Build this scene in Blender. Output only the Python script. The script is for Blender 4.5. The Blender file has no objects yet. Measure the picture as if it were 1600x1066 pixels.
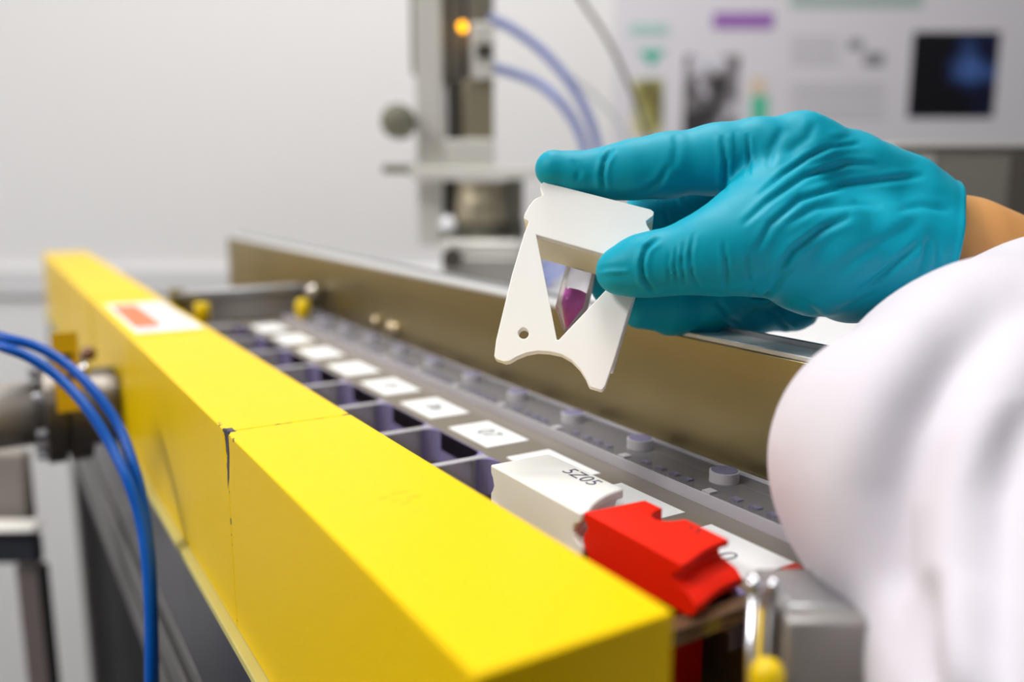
import bpy, bmesh, math, random
import numpy as np
from mathutils import Vector, Matrix
random.seed(3)
S = bpy.context.scene
COL = S.collection
# ------------------------------------------------------------------ camera
F_PX = 1372.0
PITCH = math.atan(248 / F_PX)
YAW = math.radians(31.2187)
CO = Vector((0, 0, 1.2))
FW = Vector((math.sin(YAW) * math.cos(PITCH), math.cos(YAW) * math.cos(PITCH), -math.sin(PITCH)))
RT = Vector((math.cos(YAW), -math.sin(YAW), 0))
UP = RT.cross(FW)
cam_d = bpy.data.cameras.new('camera')
cam = bpy.data.objects.new('camera', cam_d)
COL.objects.link(cam)
M = Matrix((RT, UP, -FW)).transposed().to_4x4()
M.translation = CO
cam.matrix_world = M
cam_d.sensor_width = 36
cam_d.lens = 36 * F_PX / 1600
cam_d.clip_start = 0.01
cam_d.dof.use_dof = True
cam_d.dof.focus_distance = 0.322
cam_d.dof.aperture_fstop = 3.9
S.camera = cam
S.view_settings.view_transform = 'Standard'
S.view_settings.look = 'None'
S.view_settings.exposure = 0.24
S.view_settings.gamma = 1
S.view_settings.use_curve_mapping = False
S.cycles.max_bounces = 10
S.cycles.transparent_max_bounces = 12
S.cycles.transmission_bounces = 8
S.cycles.caustics_reflective = False
S.cycles.caustics_refractive = False


def ray(px, py):
    return FW + RT * ((px - 800) / F_PX) + UP * ((533 - py) / F_PX)


def at(px, py, d):
    """world point seen in direction (px, py) at distance d along the view axis"""
    return CO + ray(px, py) * d


# ------------------------------------------------------------------ materials
def lin(c):
    r = []
    for v in c:
        v = v / 255.0
        r.append(v / 12.92 if v <= 0.04045 else ((v + 0.055) / 1.055) ** 2.4)
    return (r[0], r[1], r[2], 1)


MATS = {}


def mat(name, col, rough=0.5, metal=0.0, trans=0.0, ior=1.45, bump=0.0, bscale=200, var=0.0, vscale=20,
        stretch=(1, 1, 1), emit=None, estr=0, spec=0.5, alpha=1.0, sheen=0, coat=0, sss=0):
    if name in MATS:
        return MATS[name]
    m = bpy.data.materials.new(name)
    m.use_nodes = True
    nt = m.node_tree
    b = nt.nodes['Principled BSDF']
    c = lin(col)
    b.inputs['Base Color'].default_value = c
    b.inputs['Roughness'].default_value = rough
    b.inputs['Metallic'].default_value = metal
    b.inputs['Transmission Weight'].default_value = trans
    b.inputs['IOR'].default_value = ior
    b.inputs['Specular IOR Level'].default_value = spec
    b.inputs['Alpha'].default_value = alpha
    b.inputs['Sheen Weight'].default_value = sheen
    b.inputs['Coat Weight'].default_value = coat
    if sss:
        b.inputs['Subsurface Weight'].default_value = sss
        b.inputs['Subsurface Radius'].default_value = (0.006, 0.004, 0.003)
        b.inputs['Subsurface Scale'].default_value = 1.0
    if emit:
        b.inputs['Emission Color'].default_value = lin(emit)
        b.inputs['Emission Strength'].default_value = estr
    tc = nt.nodes.new('ShaderNodeTexCoord')
    mp = nt.nodes.new('ShaderNodeMapping')
    mp.inputs['Scale'].default_value = stretch
    nt.links.new(tc.outputs['Object'], mp.inputs['Vector'])
    if var:
        n = nt.nodes.new('ShaderNodeTexNoise')
        n.inputs['Scale'].default_value = vscale
        n.inputs['Detail'].default_value = 4
        nt.links.new(mp.outputs['Vector'], n.inputs['Vector'])
        mx = nt.nodes.new('ShaderNodeMix')
        mx.data_type = 'RGBA'
        mx.inputs['A'].default_value = (c[0] * (1 - var), c[1] * (1 - var), c[2] * (1 - var), 1)
        mx.inputs['B'].default_value = (min(1, c[0] * (1 + var)), min(1, c[1] * (1 + var)), min(1, c[2] * (1 + var)), 1)
        nt.links.new(n.outputs['Fac'], mx.inputs['Factor'])
        nt.links.new(mx.outputs['Result'], b.inputs['Base Color'])
    if bump:
        n = nt.nodes.new('ShaderNodeTexNoise')
        n.inputs['Scale'].default_value = bscale
        n.inputs['Detail'].default_value = 3
        nt.links.new(mp.outputs['Vector'], n.inputs['Vector'])
        bp = nt.nodes.new('ShaderNodeBump')
        bp.inputs['Strength'].default_value = bump
        bp.inputs['Distance'].default_value = 0.002
        nt.links.new(n.outputs['Fac'], bp.inputs['Height'])
        nt.links.new(bp.outputs['Normal'], b.inputs['Normal'])
    MATS[name] = m
    return m


def acrylic(name, col, alpha, rough=0.08, tcol=(0.86, 0.85, 0.92, 1)):
    """clear sheet plastic: mix of see-through and glossy tinted body"""
    if name in MATS:
        return MATS[name]
    m = bpy.data.materials.new(name)
    m.use_nodes = True
    nt = m.node_tree
    b = nt.nodes['Principled BSDF']
    b.inputs['Base Color'].default_value = lin(col)
    b.inputs['Roughness'].default_value = rough
    b.inputs['Specular IOR Level'].default_value = 0.6
    t = nt.nodes.new('ShaderNodeBsdfTransparent')
    t.inputs['Color'].default_value = tcol
    mx = nt.nodes.new('ShaderNodeMixShader')
    fr = nt.nodes.new('ShaderNodeFresnel')
    fr.inputs['IOR'].default_value = 1.4
    ad = nt.nodes.new('ShaderNodeMath')
    ad.operation = 'ADD'
    ad.use_clamp = True
    ad.inputs[1].default_value = alpha
    nt.links.new(fr.outputs[0], ad.inputs[0])
    nt.links.new(ad.outputs[0], mx.inputs[0])
    nt.links.new(t.outputs[0], mx.inputs[1])
    nt.links.new(b.outputs[0], mx.inputs[2])
    nt.links.new(mx.outputs[0], nt.nodes['Material Output'].inputs['Surface'])
    MATS[name] = m
    return m


def glass(name, col, rough=0.0, ior=1.45):
    m = mat(name, col, rough=rough, trans=1.0, ior=ior)
    return m


# ------------------------------------------------------------------ object helpers
def link(name, bm, m, parent=None, smooth=False, bevel=0, seg=2):
    me = bpy.data.meshes.new(name)
    bm.normal_update()
    bm.to_mesh(me)
    bm.free()
    o = bpy.data.objects.new(name, me)
    COL.objects.link(o)
    if m:
        for mm in (m if isinstance(m, (list, tuple)) else [m]):
            me.materials.append(mm)
    if parent:
        o.parent = parent
        o.matrix_parent_inverse = parent.matrix_world.inverted()
    if smooth:
        for p in me.polygons:
            p.use_smooth = True
    if bevel:
        b = o.modifiers.new('bevel', 'BEVEL')
        b.width = bevel
        b.segments = seg
        b.limit_method = 'ANGLE'
        b.angle_limit = math.radians(35)
        for p in me.polygons:
            p.use_smooth = True
        me.set_sharp_from_angle(angle=math.radians(50)) if hasattr(me, 'set_sharp_from_angle') else None
    return o


def tag(o, label=None, cat=None, group=None, kind=None):
    if label: o['label'] = label
    if cat: o['category'] = cat
    if group: o['group'] = group
    if kind: o['kind'] = kind
    return o


def empty(name, loc, label, cat, group=None):
    o = bpy.data.objects.new(name, None)
    COL.objects.link(o)
    o.empty_display_size = 0.02
    o.location = loc
    o.matrix_world = Matrix.Translation(loc)
    return tag(o, label, cat, group)


def box(bm, c, s, rot=None):
    """box centre c, size s, optional 3x3 rotation"""
    vs = []
    for i in (-1, 1):
        for j in (-1, 1):
            for k in (-1, 1):
                v = Vector((i * s[0] / 2, j * s[1] / 2, k * s[2] / 2))
                if rot is not None: v = rot @ v
                vs.append(bm.verts.new(Vector(c) + v))
    for f in ((0, 1, 3, 2), (4, 6, 7, 5), (0, 4, 5, 1), (2, 3, 7, 6), (0, 2, 6, 4), (1, 5, 7, 3)):
        bm.faces.new([vs[q] for q in f])
    return bm


def bx(x0, x1, y0, y1, z0, z1, bm=None):
    bm = bm or bmesh.new()
    return box(bm, ((x0 + x1) / 2, (y0 + y1) / 2, (z0 + z1) / 2), (x1 - x0, y1 - y0, z1 - z0))


def frame_of(d):
    d = d.normalized()
    a = Vector((0, 0, 1)) if abs(d.z) < 0.9 else Vector((1, 0, 0))
    u = d.cross(a).normalized()
    v = d.cross(u).normalized()
    return u, v


def lathe(bm, p0, p1, prof, n=32):
    """profile [(t, r)] revolved about the axis p0 to p1 (t in metres from p0)"""
    p0, p1 = Vector(p0), Vector(p1)
    d = (p1 - p0).normalized()
    u, v = frame_of(d)
    rings = []
    for t, r in prof:
        rings.append([bm.verts.new(p0 + d * t + (u * math.cos(2 * math.pi * i / n) + v * math.sin(2 * math.pi * i / n)) * max(r, 1e-5)) for i in range(n)])
    for a, b in zip(rings, rings[1:]):
        for i in range(n):
            j = (i + 1) % n
            bm.faces.new((a[i], a[j], b[j], b[i]))
    bm.faces.new(rings[0][::-1])
    bm.faces.new(rings[-1])
    return bm


def cyl(bm, p0, p1, r, n=32, r2=None):
    L = (Vector(p1) - Vector(p0)).length
    return lathe(bm, p0, p1, [(0, r), (L, r if r2 is None else r2)], n)


def spline(pts, n=10):
    out = []
    P = [Vector(p) for p in pts]
    P = [2 * P[0] - P[1]] + P + [2 * P[-1] - P[-2]]
    for i in range(1, len(P) - 2):
        for k in range(n):
            t = k / n
            a, b, c, d = P[i - 1:i + 3]
            out.append(0.5 * ((2 * b) + (c - a) * t + (2 * a - 5 * b + 4 * c - d) * t * t + (3 * b - a - 3 * c + d) * t ** 3))
    out.append(P[-2])
    return out


def tube(bm, pts, r, n=14):
    rings = []
    u = None
    for i, p in enumerate(pts):
        d = (pts[min(i + 1, len(pts) - 1)] - pts[max(i - 1, 0)]).normalized()
        if u is None:
            u, v = frame_of(d)
        else:
            u = (u - d * u.dot(d)).normalized()
            v = d.cross(u)
        rings.append([bm.verts.new(p + (u * math.cos(2 * math.pi * k / n) + v * math.sin(2 * math.pi * k / n)) * r) for k in range(n)])
    for a, b in zip(rings, rings[1:]):
        for k in range(n):
            j = (k + 1) % n
            bm.faces.new((a[k], a[j], b[j], b[k]))
    bm.faces.new(rings[0][::-1])
    bm.faces.new(rings[-1])
    return bm


def ball(bm, c, r, n=20):
    L = 2 * r
    prof = [(r - r * math.cos(math.pi * i / n), r * math.sin(math.pi * i / n)) for i in range(n + 1)]
    return lathe(bm, Vector(c) - Vector((0, 0, r)), Vector(c), prof, n * 2)


def recalc(bm):
    bmesh.ops.recalc_face_normals(bm, faces=bm.faces[:])
    return bm


HX = Vector((math.cos(YAW), -math.sin(YAW), 0))      # room axes: right, ahead, up
HY = Vector((math.sin(YAW), math.cos(YAW), 0))
HZ = Vector((0, 0, 1))
HR = Matrix((HX, HY, HZ)).transposed()


def hpt(x, y, z):
    return HX * x + HY * y + HZ * z


def hbox(bm, x0, x1, y0, y1, z0, z1):
    return box(bm, hpt((x0 + x1) / 2, (y0 + y1) / 2, (z0 + z1) / 2), (x1 - x0, y1 - y0, z1 - z0), HR)


def slab(bm, px0, py0, px1, py1, d, th):
    """upright box facing the room axes whose front face fills the rectangle at distance d"""
    a, b = at(px0, py0, d), at(px1, py1, d)
    ax, bxx = a.dot(HX), b.dot(HX)
    y = (a.dot(HY) + b.dot(HY)) / 2
    return hbox(bm, min(ax, bxx), max(ax, bxx), y, y + th, min(a.z, b.z), max(a.z, b.z))


# ------------------------------------------------------------------ room
WD = 1.72
m_wall = mat('white_wall_paint', (240, 239, 240), rough=0.55, bump=0.03, bscale=60)
m_floor = mat('grey_vinyl_floor', (92, 92, 94), rough=0.35, var=0.15, vscale=30)
m_ceil = mat('white_ceiling', (235, 235, 232), rough=0.8)


def struct(name, bm, m, **k):
    return tag(link(name, bm, m, **k), kind='structure')


struct('floor', hbox(bmesh.new(), -2.3, 2.6, -2.0, WD, -0.05, 0), m_floor)
struct('ceiling', hbox(bmesh.new(), -2.3, 2.6, -2.0, WD, 2.7, 2.75), m_ceil)
struct('wall_back', hbox(bmesh.new(), -2.3, 2.6, WD, WD + .06, 0, 2.7), m_wall)
struct('wall_left', hbox(bmesh.new(), -2.36, -2.3, -2.0, WD, 0, 2.7), m_wall)
struct('wall_right', hbox(bmesh.new(), 2.6, 2.66, -2.0, WD, 0, 2.7), mat('grey_wall_paint', (112, 112, 116)))
struct('wall_front', hbox(bmesh.new(), -2.3, 2.6, -2.06, -2.0, 0, 2.7), mat('grey_wall_paint', (112, 112, 116), rough=.6))
struct('trim_1', hbox(bmesh.new(), -2.3, 0.2, WD - 0.012, WD, 0.98, 1.035), mat('grey_wall_rail', (228, 227, 230), rough=0.5), bevel=0.003)


def area(name, x, y, z, sx, sy, power, col=(1, 1, 1), target=None):
    l = bpy.data.lights.new(name, 'AREA')
    l.shape = 'RECTANGLE'
    l.size, l.size_y = sx, sy
    l.energy = power
    l.color = col
    o = bpy.data.objects.new(name, l)
    COL.objects.link(o)
    o.location = hpt(x, y, z)
    if target is None:
        o.rotation_euler = (0, 0, -YAW)
    else:
        o.rotation_euler = (hpt(*target) - o.location).to_track_quat('-Z', 'Y').to_euler()
    return o


m_panel = mat('lit_panel', (255, 255, 255), emit=(255, 253, 248), estr=2.0)
m_alu = mat('aluminium', (178, 178, 180), rough=0.38, metal=0.9, bump=0.05, bscale=300)
for i, (x, y) in enumerate(((-0.05, 0.95), (0.0, 0.20), (-1.5, -0.3), (1.1, -1.0))):
    r = empty('ceiling_light', hpt(x, y, 2.69), ['square lit ceiling panel next to the back wall', 'square lit ceiling panel straight above the yellow bricks',
              'square lit ceiling panel over the empty floor at the left', 'square lit ceiling panel at the rear right of the room'][i], 'ceiling light', 'ceiling light panels')
    link('light_frame', hbox(bmesh.new(), x - .33, x + .33, y - .33, y + .33, 2.675, 2.70), m_alu, r)
    link('diffuser', hbox(bmesh.new(), x - .3, x + .3, y - .3, y + .3, 2.668, 2.68), m_panel, r)
    area('panel_lamp', x, y, 2.66, .6, .6, (12, 5, 31, 2)[i], (1, 0.985, 0.96))

w = bpy.data.worlds.new('world')
S.world = w
w.use_nodes = True
w.node_tree.nodes['Background'].inputs['Color'].default_value = (1, 1, 1, 1)
w.node_tree.nodes['Background'].inputs['Strength'].default_value = 0.5

# ------------------------------------------------------------------ yellow lead bricks
ZB = 1.106
ZS = 1.0245          # ledge the bricks stand on


def brick_mat():
    m = bpy.data.materials.new('yellow_gloss_paint')
    m.use_nodes = True
    nt = m.node_tree
    b = nt.nodes['Principled BSDF']
    b.inputs['Roughness'].default_value = 0.34
    b.inputs['Specular IOR Level'].default_value = 0.10
    tc = nt.nodes.new('ShaderNodeTexCoord')
    n = nt.nodes.new('ShaderNodeTexNoise')
    n.inputs['Scale'].default_value = 260
    n.inputs['Detail'].default_value = 5
    nt.links.new(tc.outputs['Object'], n.inputs['Vector'])
    sep = nt.nodes.new('ShaderNodeSeparateXYZ')
    nt.links.new(tc.outputs['Object'], sep.inputs[0])

    def mth(op, a, b=0.0, c=None):
        q = nt.nodes.new('ShaderNodeMath'); q.operation = op
        for k, v_ in enumerate((a, b) if c is None else (a, b, c)):
            if isinstance(v_, (int, float)): q.inputs[k].default_value = v_
            else: nt.links.new(v_, q.inputs[k])
        return q.outputs[0]
    gx, gy, gz = sep.outputs
    nz = mth('SUBTRACT', n.outputs['Fac'], 0.5)
    dyj = mth('SUBTRACT', gy, .3347)
    ady = mth('ABSOLUTE', dyj)
    dep = mth('SUBTRACT', ZB, gz)                      # depth below the top
    side = mth('LESS_THAN', gx, .0780)
    # wedge shaped chip running down the seam
    wid = mth('MULTIPLY', mth('POWER', mth('MAXIMUM', mth('SUBTRACT', 1.0, mth('DIVIDE', dep, .0235)), 0.0), .7), .0030)
    wid = mth('ADD', wid, mth('MULTIPLY', nz, .0022))
    off = mth('ABSOLUTE', mth('SUBTRACT', dyj, .0012))
    chip = mth('MULTIPLY', mth('LESS_THAN', off, wid), mth('MULTIPLY', side, mth('LESS_THAN', dep, .0235)))
    spots = mth('MULTIPLY', mth('MULTIPLY', mth('LESS_THAN', ady, .0009), side), mth('GREATER_THAN', nz, .13))
    top = mth('LESS_THAN', dep, .0008)
    dxl = mth('SUBTRACT', gx, .0745)
    corner = mth('MULTIPLY', top, mth('LESS_THAN', mth('ADD', dxl, mth('MULTIPLY', ady, 1.2)), mth('ADD', .0030, mth('MULTIPLY', nz, .004))))
    dxr = mth('SUBTRACT', .1250, gx)
    corner2 = mth('MULTIPLY', top, mth('LESS_THAN', mth('ADD', mth('MULTIPLY', dxr, .25), ady), mth('ADD', .0014, mth('MULTIPLY', nz, .004))))
    seam = mth('MULTIPLY', top, mth('LESS_THAN', ady, mth('ADD', .0003, mth('MULTIPLY', nz, .0014))))
    edge = mth('MULTIPLY', mth('LESS_THAN', mth('ADD', dep, mth('ABSOLUTE', dxl)), mth('MULTIPLY', nz, .009)), mth('LESS_THAN', ady, mth('ADD', .016, 0.0)))
    msk = chip
    for q_ in (spots, corner, corner2, seam, edge):
        msk = mth('MAXIMUM', msk, q_)
    mx = nt.nodes.new('ShaderNodeMix'); mx.data_type = 'RGBA'
    mx.inputs['A'].default_value = (0.93, 0.615, 0.0, 1)
    mx.inputs['B'].default_value = lin((84, 80, 90))
    nt.links.new(msk, mx.inputs['Factor'])
    nt.links.new(mx.outputs['Result'], b.inputs['Base Color'])
    n2 = nt.nodes.new('ShaderNodeTexNoise'); n2.inputs['Scale'].default_value = 420; n2.inputs['Detail'].default_value = 2
    nt.links.new(tc.outputs['Object'], n2.inputs['Vector'])
    bp = nt.nodes.new('ShaderNodeBump'); bp.inputs['Strength'].default_value = 0.10; bp.inputs['Distance'].default_value = 0.0006
    nt.links.new(n2.outputs['Fac'], bp.inputs['Height'])
    nt.links.new(bp.outputs['Normal'], b.inputs['Normal'])
    return m


m_yel = brick_mat()


def brick(name, x0, x1, y0, y1, label, skew=0.0, worn=None, parent=None, ztop=ZB):
    """dense box so that corners can be knocked about; skew shifts the far right edge"""
    nx, ny, nz = 26, 90, 40
    bm = bmesh.new()
    g = {}

    def dims(t, a, b, n): return a + (b - a) * t / n
    def vert(i, j, k):
        if (i, j, k) not in g:
            x, y, z = dims(i, x0, x1, nx), dims(j, y0, y1, ny), dims(k, ZS, ztop, nz)
            x += skew * (y - y0) / (y1 - y0)
            # soft rounded edges
            g[(i, j, k)] = bm.verts.new((x, y, z))
        return g[(i, j, k)]
    for i in range(nx):
        for j in range(ny):
            bm.faces.new([vert(i, j, nz), vert(i + 1, j, nz), vert(i + 1, j + 1, nz), vert(i, j + 1, nz)])
            bm.faces.new([vert(i, j, 0), vert(i, j + 1, 0), vert(i + 1, j + 1, 0), vert(i + 1, j, 0)])
    for i in range(nx):
        for k in range(nz):
            bm.faces.new([vert(i, 0, k), vert(i + 1, 0, k), vert(i + 1, 0, k + 1), vert(i, 0, k + 1)])
            bm.faces.new([vert(i, ny, k), vert(i, ny, k + 1), vert(i + 1, ny, k + 1), vert(i + 1, ny, k)])
    for j in range(ny):
        for k in range(nz):
            bm.faces.new([vert(0, j, k), vert(0, j, k + 1), vert(0, j + 1, k + 1), vert(0, j + 1, k)])
            bm.faces.new([vert(nx, j, k), vert(nx, j + 1, k), vert(nx, j + 1, k + 1), vert(nx, j, k + 1)])
    for v in bm.verts:
        x, y, z = v.co
        if worn and abs(y - .3347) < .003 and x < x0 + .0005 and ztop - z < .022:
            v.co.x += .0012 * (1 - (ztop - z) / .022)
            if abs(y - .3347) < .0005: v.co.y += .0009 * (1 - (ztop - z) / .022) * (1 if y > .3347 else -1)
    o = link(name, recalc(bm), m_yel, parent, bevel=0)
    b = o.modifiers.new('bevel', 'BEVEL'); b.width = 0.0009; b.segments = 3; b.limit_method = 'ANGLE'; b.angle_limit = math.radians(50)
    tag(o, label, 'lead brick', 'yellow shielding bricks')
    return o


b1 = brick('lead_brick', .0745, .1250, .1365, .3346, 'nearest yellow painted lead brick, largest, at the front of the row', worn=True)
b2 = brick('lead_brick', .0745, .1250, .3348, .5745, 'second yellow lead brick from the front, between the worn seam and the warning sticker', skew=0.0, worn=True)
b3 = brick('lead_brick', .0745, .1255, .5760, .7940, 'yellow lead brick carrying the orange and white warning sticker')
b4 = brick('lead_brick', .0740, .1262, .7990, 1.055, 'yellow lead brick just beyond the one with the sticker')
b5 = brick('lead_brick', .0735, .1270, 1.058, 1.345, 'farthest yellow lead brick at the end of the row')
# pencil marks on the near brick top
m_mark = mat('faint_marks', (196, 176, 10), rough=.6)
bm = bmesh.new()
for (px, py, L, a) in ((600, 778, .004, .2), (618, 782, .003, -.3), (648, 776, .005, .1), (624, 770, .006, .0), (634, 786, .004, .25)):
    r_ = ray(px, py); t = (ZB - 1.2) / r_.z; c = CO + r_ * t
    box(bm, (c.x, c.y, ZB + .00003), (L, .0005, .0001), Matrix.Rotation(a, 3, 'Z'))
link('scratch_marks', bm, m_mark, b1)

# warning sticker on brick three
st = empty('warning_sticker', (.1, .68, ZB), 'white and orange warning sticker on the yellow brick top', 'sticker')
link('paper', bx(.0800, .1215, .5870, .742, ZB + .0001, ZB + .0005), mat('sticker_white', (240, 238, 238), rough=.4), st)
link('orange_field', bx(.0830, .1000, .612, .728, ZB + .0005, ZB + .0007), mat('sticker_orange', (236, 120, 70), rough=.4), st)
bm = bmesh.new()
for i in range(5):
    bx(.104, .118, .61 + i * .022, .617 + i * .022, ZB + .0005, ZB + .0006, bm)
bx(.083, .094, .596, .602, ZB + .0005, ZB + .0006, bm)
link('text_lines', bm, mat('sticker_ink', (170, 170, 190), rough=.5), st)

# ------------------------------------------------------------------ bench beam and ledge
m_beam = mat('anodised_beam', (104, 104, 112), rough=.32, metal=.85, var=.25, vscale=8, stretch=(1, .08, 1))
m_beam2 = mat('beam_aluminium', (142, 140, 140), rough=.42, metal=.8)
m_cream = mat('cream_edge', (206, 196, 120), rough=.5, var=.08, vscale=60)
m_dark = mat('dark_void', (22, 21, 22), rough=.8)
m_steel = mat('stainless_steel', (176, 170, 156), rough=.30, metal=1.0, bump=.05, bscale=90, var=.12, vscale=14)
be = empty('bench_beam', (.1, .6, .9), 'grooved aluminium bench beam running beneath the yellow bricks', 'bench beam')
link('edge_strip', bx(.0705, .130, .08, 1.36, 1.0205, 1.0243), m_cream, be, bevel=.0005)
link('side_plate', bx(.0722, .128, .08, 1.36, .965, 1.0205), m_beam, be)
bm = bmesh.new()
# extruded profile with two long grooves
prof = [(.0715, .965), (.0715, .955), (.078, .955), (.078, .947), (.0700, .947), (.0700, .925), (.079, .925), (.079, .915), (.0700, .915), (.0700, .893), (.128, .893), (.128, .965)]
va = [bm.verts.new((x, .08, z)) for x, z in prof]
vb = [bm.verts.new((x, 1.36, z)) for x, z in prof]
bm.faces.new(va); bm.faces.new(vb[::-1])
for i in range(len(prof)):
    j = (i + 1) % len(prof)
    bm.faces.new((va[i], vb[i], vb[j], va[j]))
link('grooved_profile', recalc(bm), m_beam2, be, bevel=.0008)
link('skirt_panel', bx(.1000, .1030, .20, 1.25, .05, .893), m_dark, be)
for y in (.15, 1.25):
    link('leg', bx(.08, .125, y, y + .05, 0, .893), m_beam2, be, bevel=.002)

# ------------------------------------------------------------------ acrylic tray
ZT = 1.085
YF = [.7141, .6539, .5918, .5310, .4735, .4169, .3606, .3069, .2560, .2070]     # far edges of the number labels
m_acr = acrylic('clear_acrylic', (150, 142, 132), 0.60, .12)
m_acr_edge = acrylic('acrylic_cut_edge_violet', (150, 142, 196), 0.80, .25)
m_acr_light = acrylic('acrylic_rib_edge', (226, 222, 228), 0.50, .15)
tray = empty('sample_tray', (.2, .45, 1.06), 'long clear acrylic tray with a row of open slots beside the yellow bricks', 'tray')
# strip carrying the labels
link('tray_plate', bx(.1782, .2432, .138,.733, ZT - .010, ZT), m_acr, tray, bevel=.0006)
seps = []
for i in range(len(YF)):
    far = YF[i] + .0125 if i == 0 else (YF[i - 1] - (YF[i - 1] - YF[i]) * .68 + YF[i]) / 2
    seps.append(far)
seps = [YF[i] + .0075 for i in range(len(YF))] + [.1620]
for y in seps[:-1]:
    link('slot_divider', bx(.1262, .1782, y - .0022, y + .0022, ZT - .016, ZT), m_acr_light, tray, bevel=.0005)
# violet cut walls with rounded corners: one per slot
for a, b in zip(seps, seps[1:]):
    y1_, y0_ = a - .0022, b + .0022
    r = .007
    pts = []
    for k in range(7):
        t = math.pi / 2 * k / 6
        pts.append((.1782 - r + r * math.sin(t) , y1_ - r + r * math.cos(t)))
    for k in range(7):
        t = math.pi / 2 * k / 6
        pts.append((.1782 - r + r * math.cos(t), y0_ + r - r * math.sin(t)))
    bm = bmesh.new()
    outer = [(x, y) for x, y in pts] + [(.1784, y0_), (.1784, y1_)]
    lo = [bm.verts.new((x, y, ZT - .016)) for x, y in outer]
    hi = [bm.verts.new((x, y, ZT - .0002)) for x, y in outer]
    bm.faces.new(hi); bm.faces.new(lo[::-1])
    n = len(outer)
    for i in range(n):
        j = (i + 1) % n
        bm.faces.new((lo[i], lo[j], hi[j], hi[i]))
    link('slot_wall', recalc(bm), m_acr_edge, tray)
link('end_divider', bx(.1262, .1782, .1590, .1650, ZT - .005, ZT), acrylic('brown_acrylic', (120, 96, 72), .55, .15), tray, bevel=.0005)
link('end_bar', bx(.1262, .1782, .7240, .733, ZT - .012, ZT), m_acr, tray, bevel=.0006)
# steel base under the tray
m_base = mat('dull_brown_base', (120, 112, 98), rough=.45, metal=.4, var=.25, vscale=25)
bt = empty('base_trough', (.19, .45, 1.03), 'dull metal trough beneath the clear tray', 'trough')
link('floor_plate', bx(.1255, .2436, .138,.733, 1.030, 1.036), m_dark, bt)
link('support_bar', bx(.186, .2430, .155,.733, 1.036, ZT - .0165), m_base, bt)
link('far_bar', bx(.128, .185, .722, .733, 1.036, ZT - .0165), m_base, bt)

# number labels
m_lab = mat('white_label', (244, 244, 244), rough=.5)
m_ink = mat('blue_black_ink', (52, 54, 92), rough=.5)
m_ink2 = mat('grey_ink', (80, 82, 90), rough=.5)


def text_mesh(s, size, origin, xdir, ydir, m, name, parent, th=.0001, bold=0.0):
    cu = bpy.data.curves.new('t', 'FONT')
    cu.body = s
    cu.size = size
    cu.align_x = 'CENTER'; cu.align_y = 'CENTER'
    cu.extrude = th / 2
    cu.offset = bold
    to = bpy.data.objects.new('t', cu)
    COL.objects.link(to)
    dg = bpy.context.evaluated_depsgraph_get()
    dg.update()
    me = bpy.data.meshes.new_from_object(to.evaluated_get(dg))
    bpy.data.objects.remove(to)
    X_, Y_ = Vector(xdir).normalized(), Vector(ydir).normalized()
    Z_ = X_.cross(Y_)
    MM = Matrix((X_, Y_, Z_)).transposed().to_4x4()
    MM.translation = Vector(origin)
    me.transform(MM)
    me.materials.clear(); me.materials.append(m)
    me.name = name
    o = bpy.data.objects.new(name, me)
    COL.objects.link(o)
    o.parent = parent
    o.matrix_parent_inverse = parent.matrix_world.inverted()
    return o


ords = ['farthest', 'second farthest', 'third farthest', 'fourth farthest', 'fifth farthest', 'sixth farthest', 'seventh farthest', 'eighth farthest', 'ninth farthest', 'nearest']
for i, y in enumerate(YF):
    L = .0375 if i < 8 else .036
    lab = {6: 'blank looking white square label with 07 on it, nearest one with an open slot and no block covering it',
           7: 'white label on the tray mostly hidden behind the white block',
           8: 'white label with dark ink between white block and red block',
           9: 'white label beside the red block, nearest on the tray'}.get(i, ords[i] + ' white number label on the clear tray')
    if i == 6: lab = 'white label marked 07 on the clear tray, last before the white block'
    o = link('number_label', bx(.1832, .2048, y - L, y, ZT, ZT + .0004), m_lab)
    tag(o, lab, 'label', 'number labels along the tray')
    if i in (4, 5, 6):
        text_mesh(['05', '06', '07'][i - 4], .013, (.1945, y - L / 2, ZT + .0005), (0, -1, 0), (1, 0, 0), m_ink2, 'number', o)
    if i == 8:
        text_mesh('9', .012, (.1915, y - .030, ZT + .0005), (0, -1, 0), (1, 0, 0), m_ink, 'number', o, bold=-.0002)
    if i == 9:
        text_mesh('0', .011, (.1900, y - .022, ZT + .0005), (0, -1, 0), (1, 0, 0), m_ink, 'number', o, bold=-.0002)
        link('red_tip', bx(.1985, .2048, y - .0395, y - L, ZT, ZT + .0004), mat('red_print', (205, 50, 40), rough=.5), o)

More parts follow.
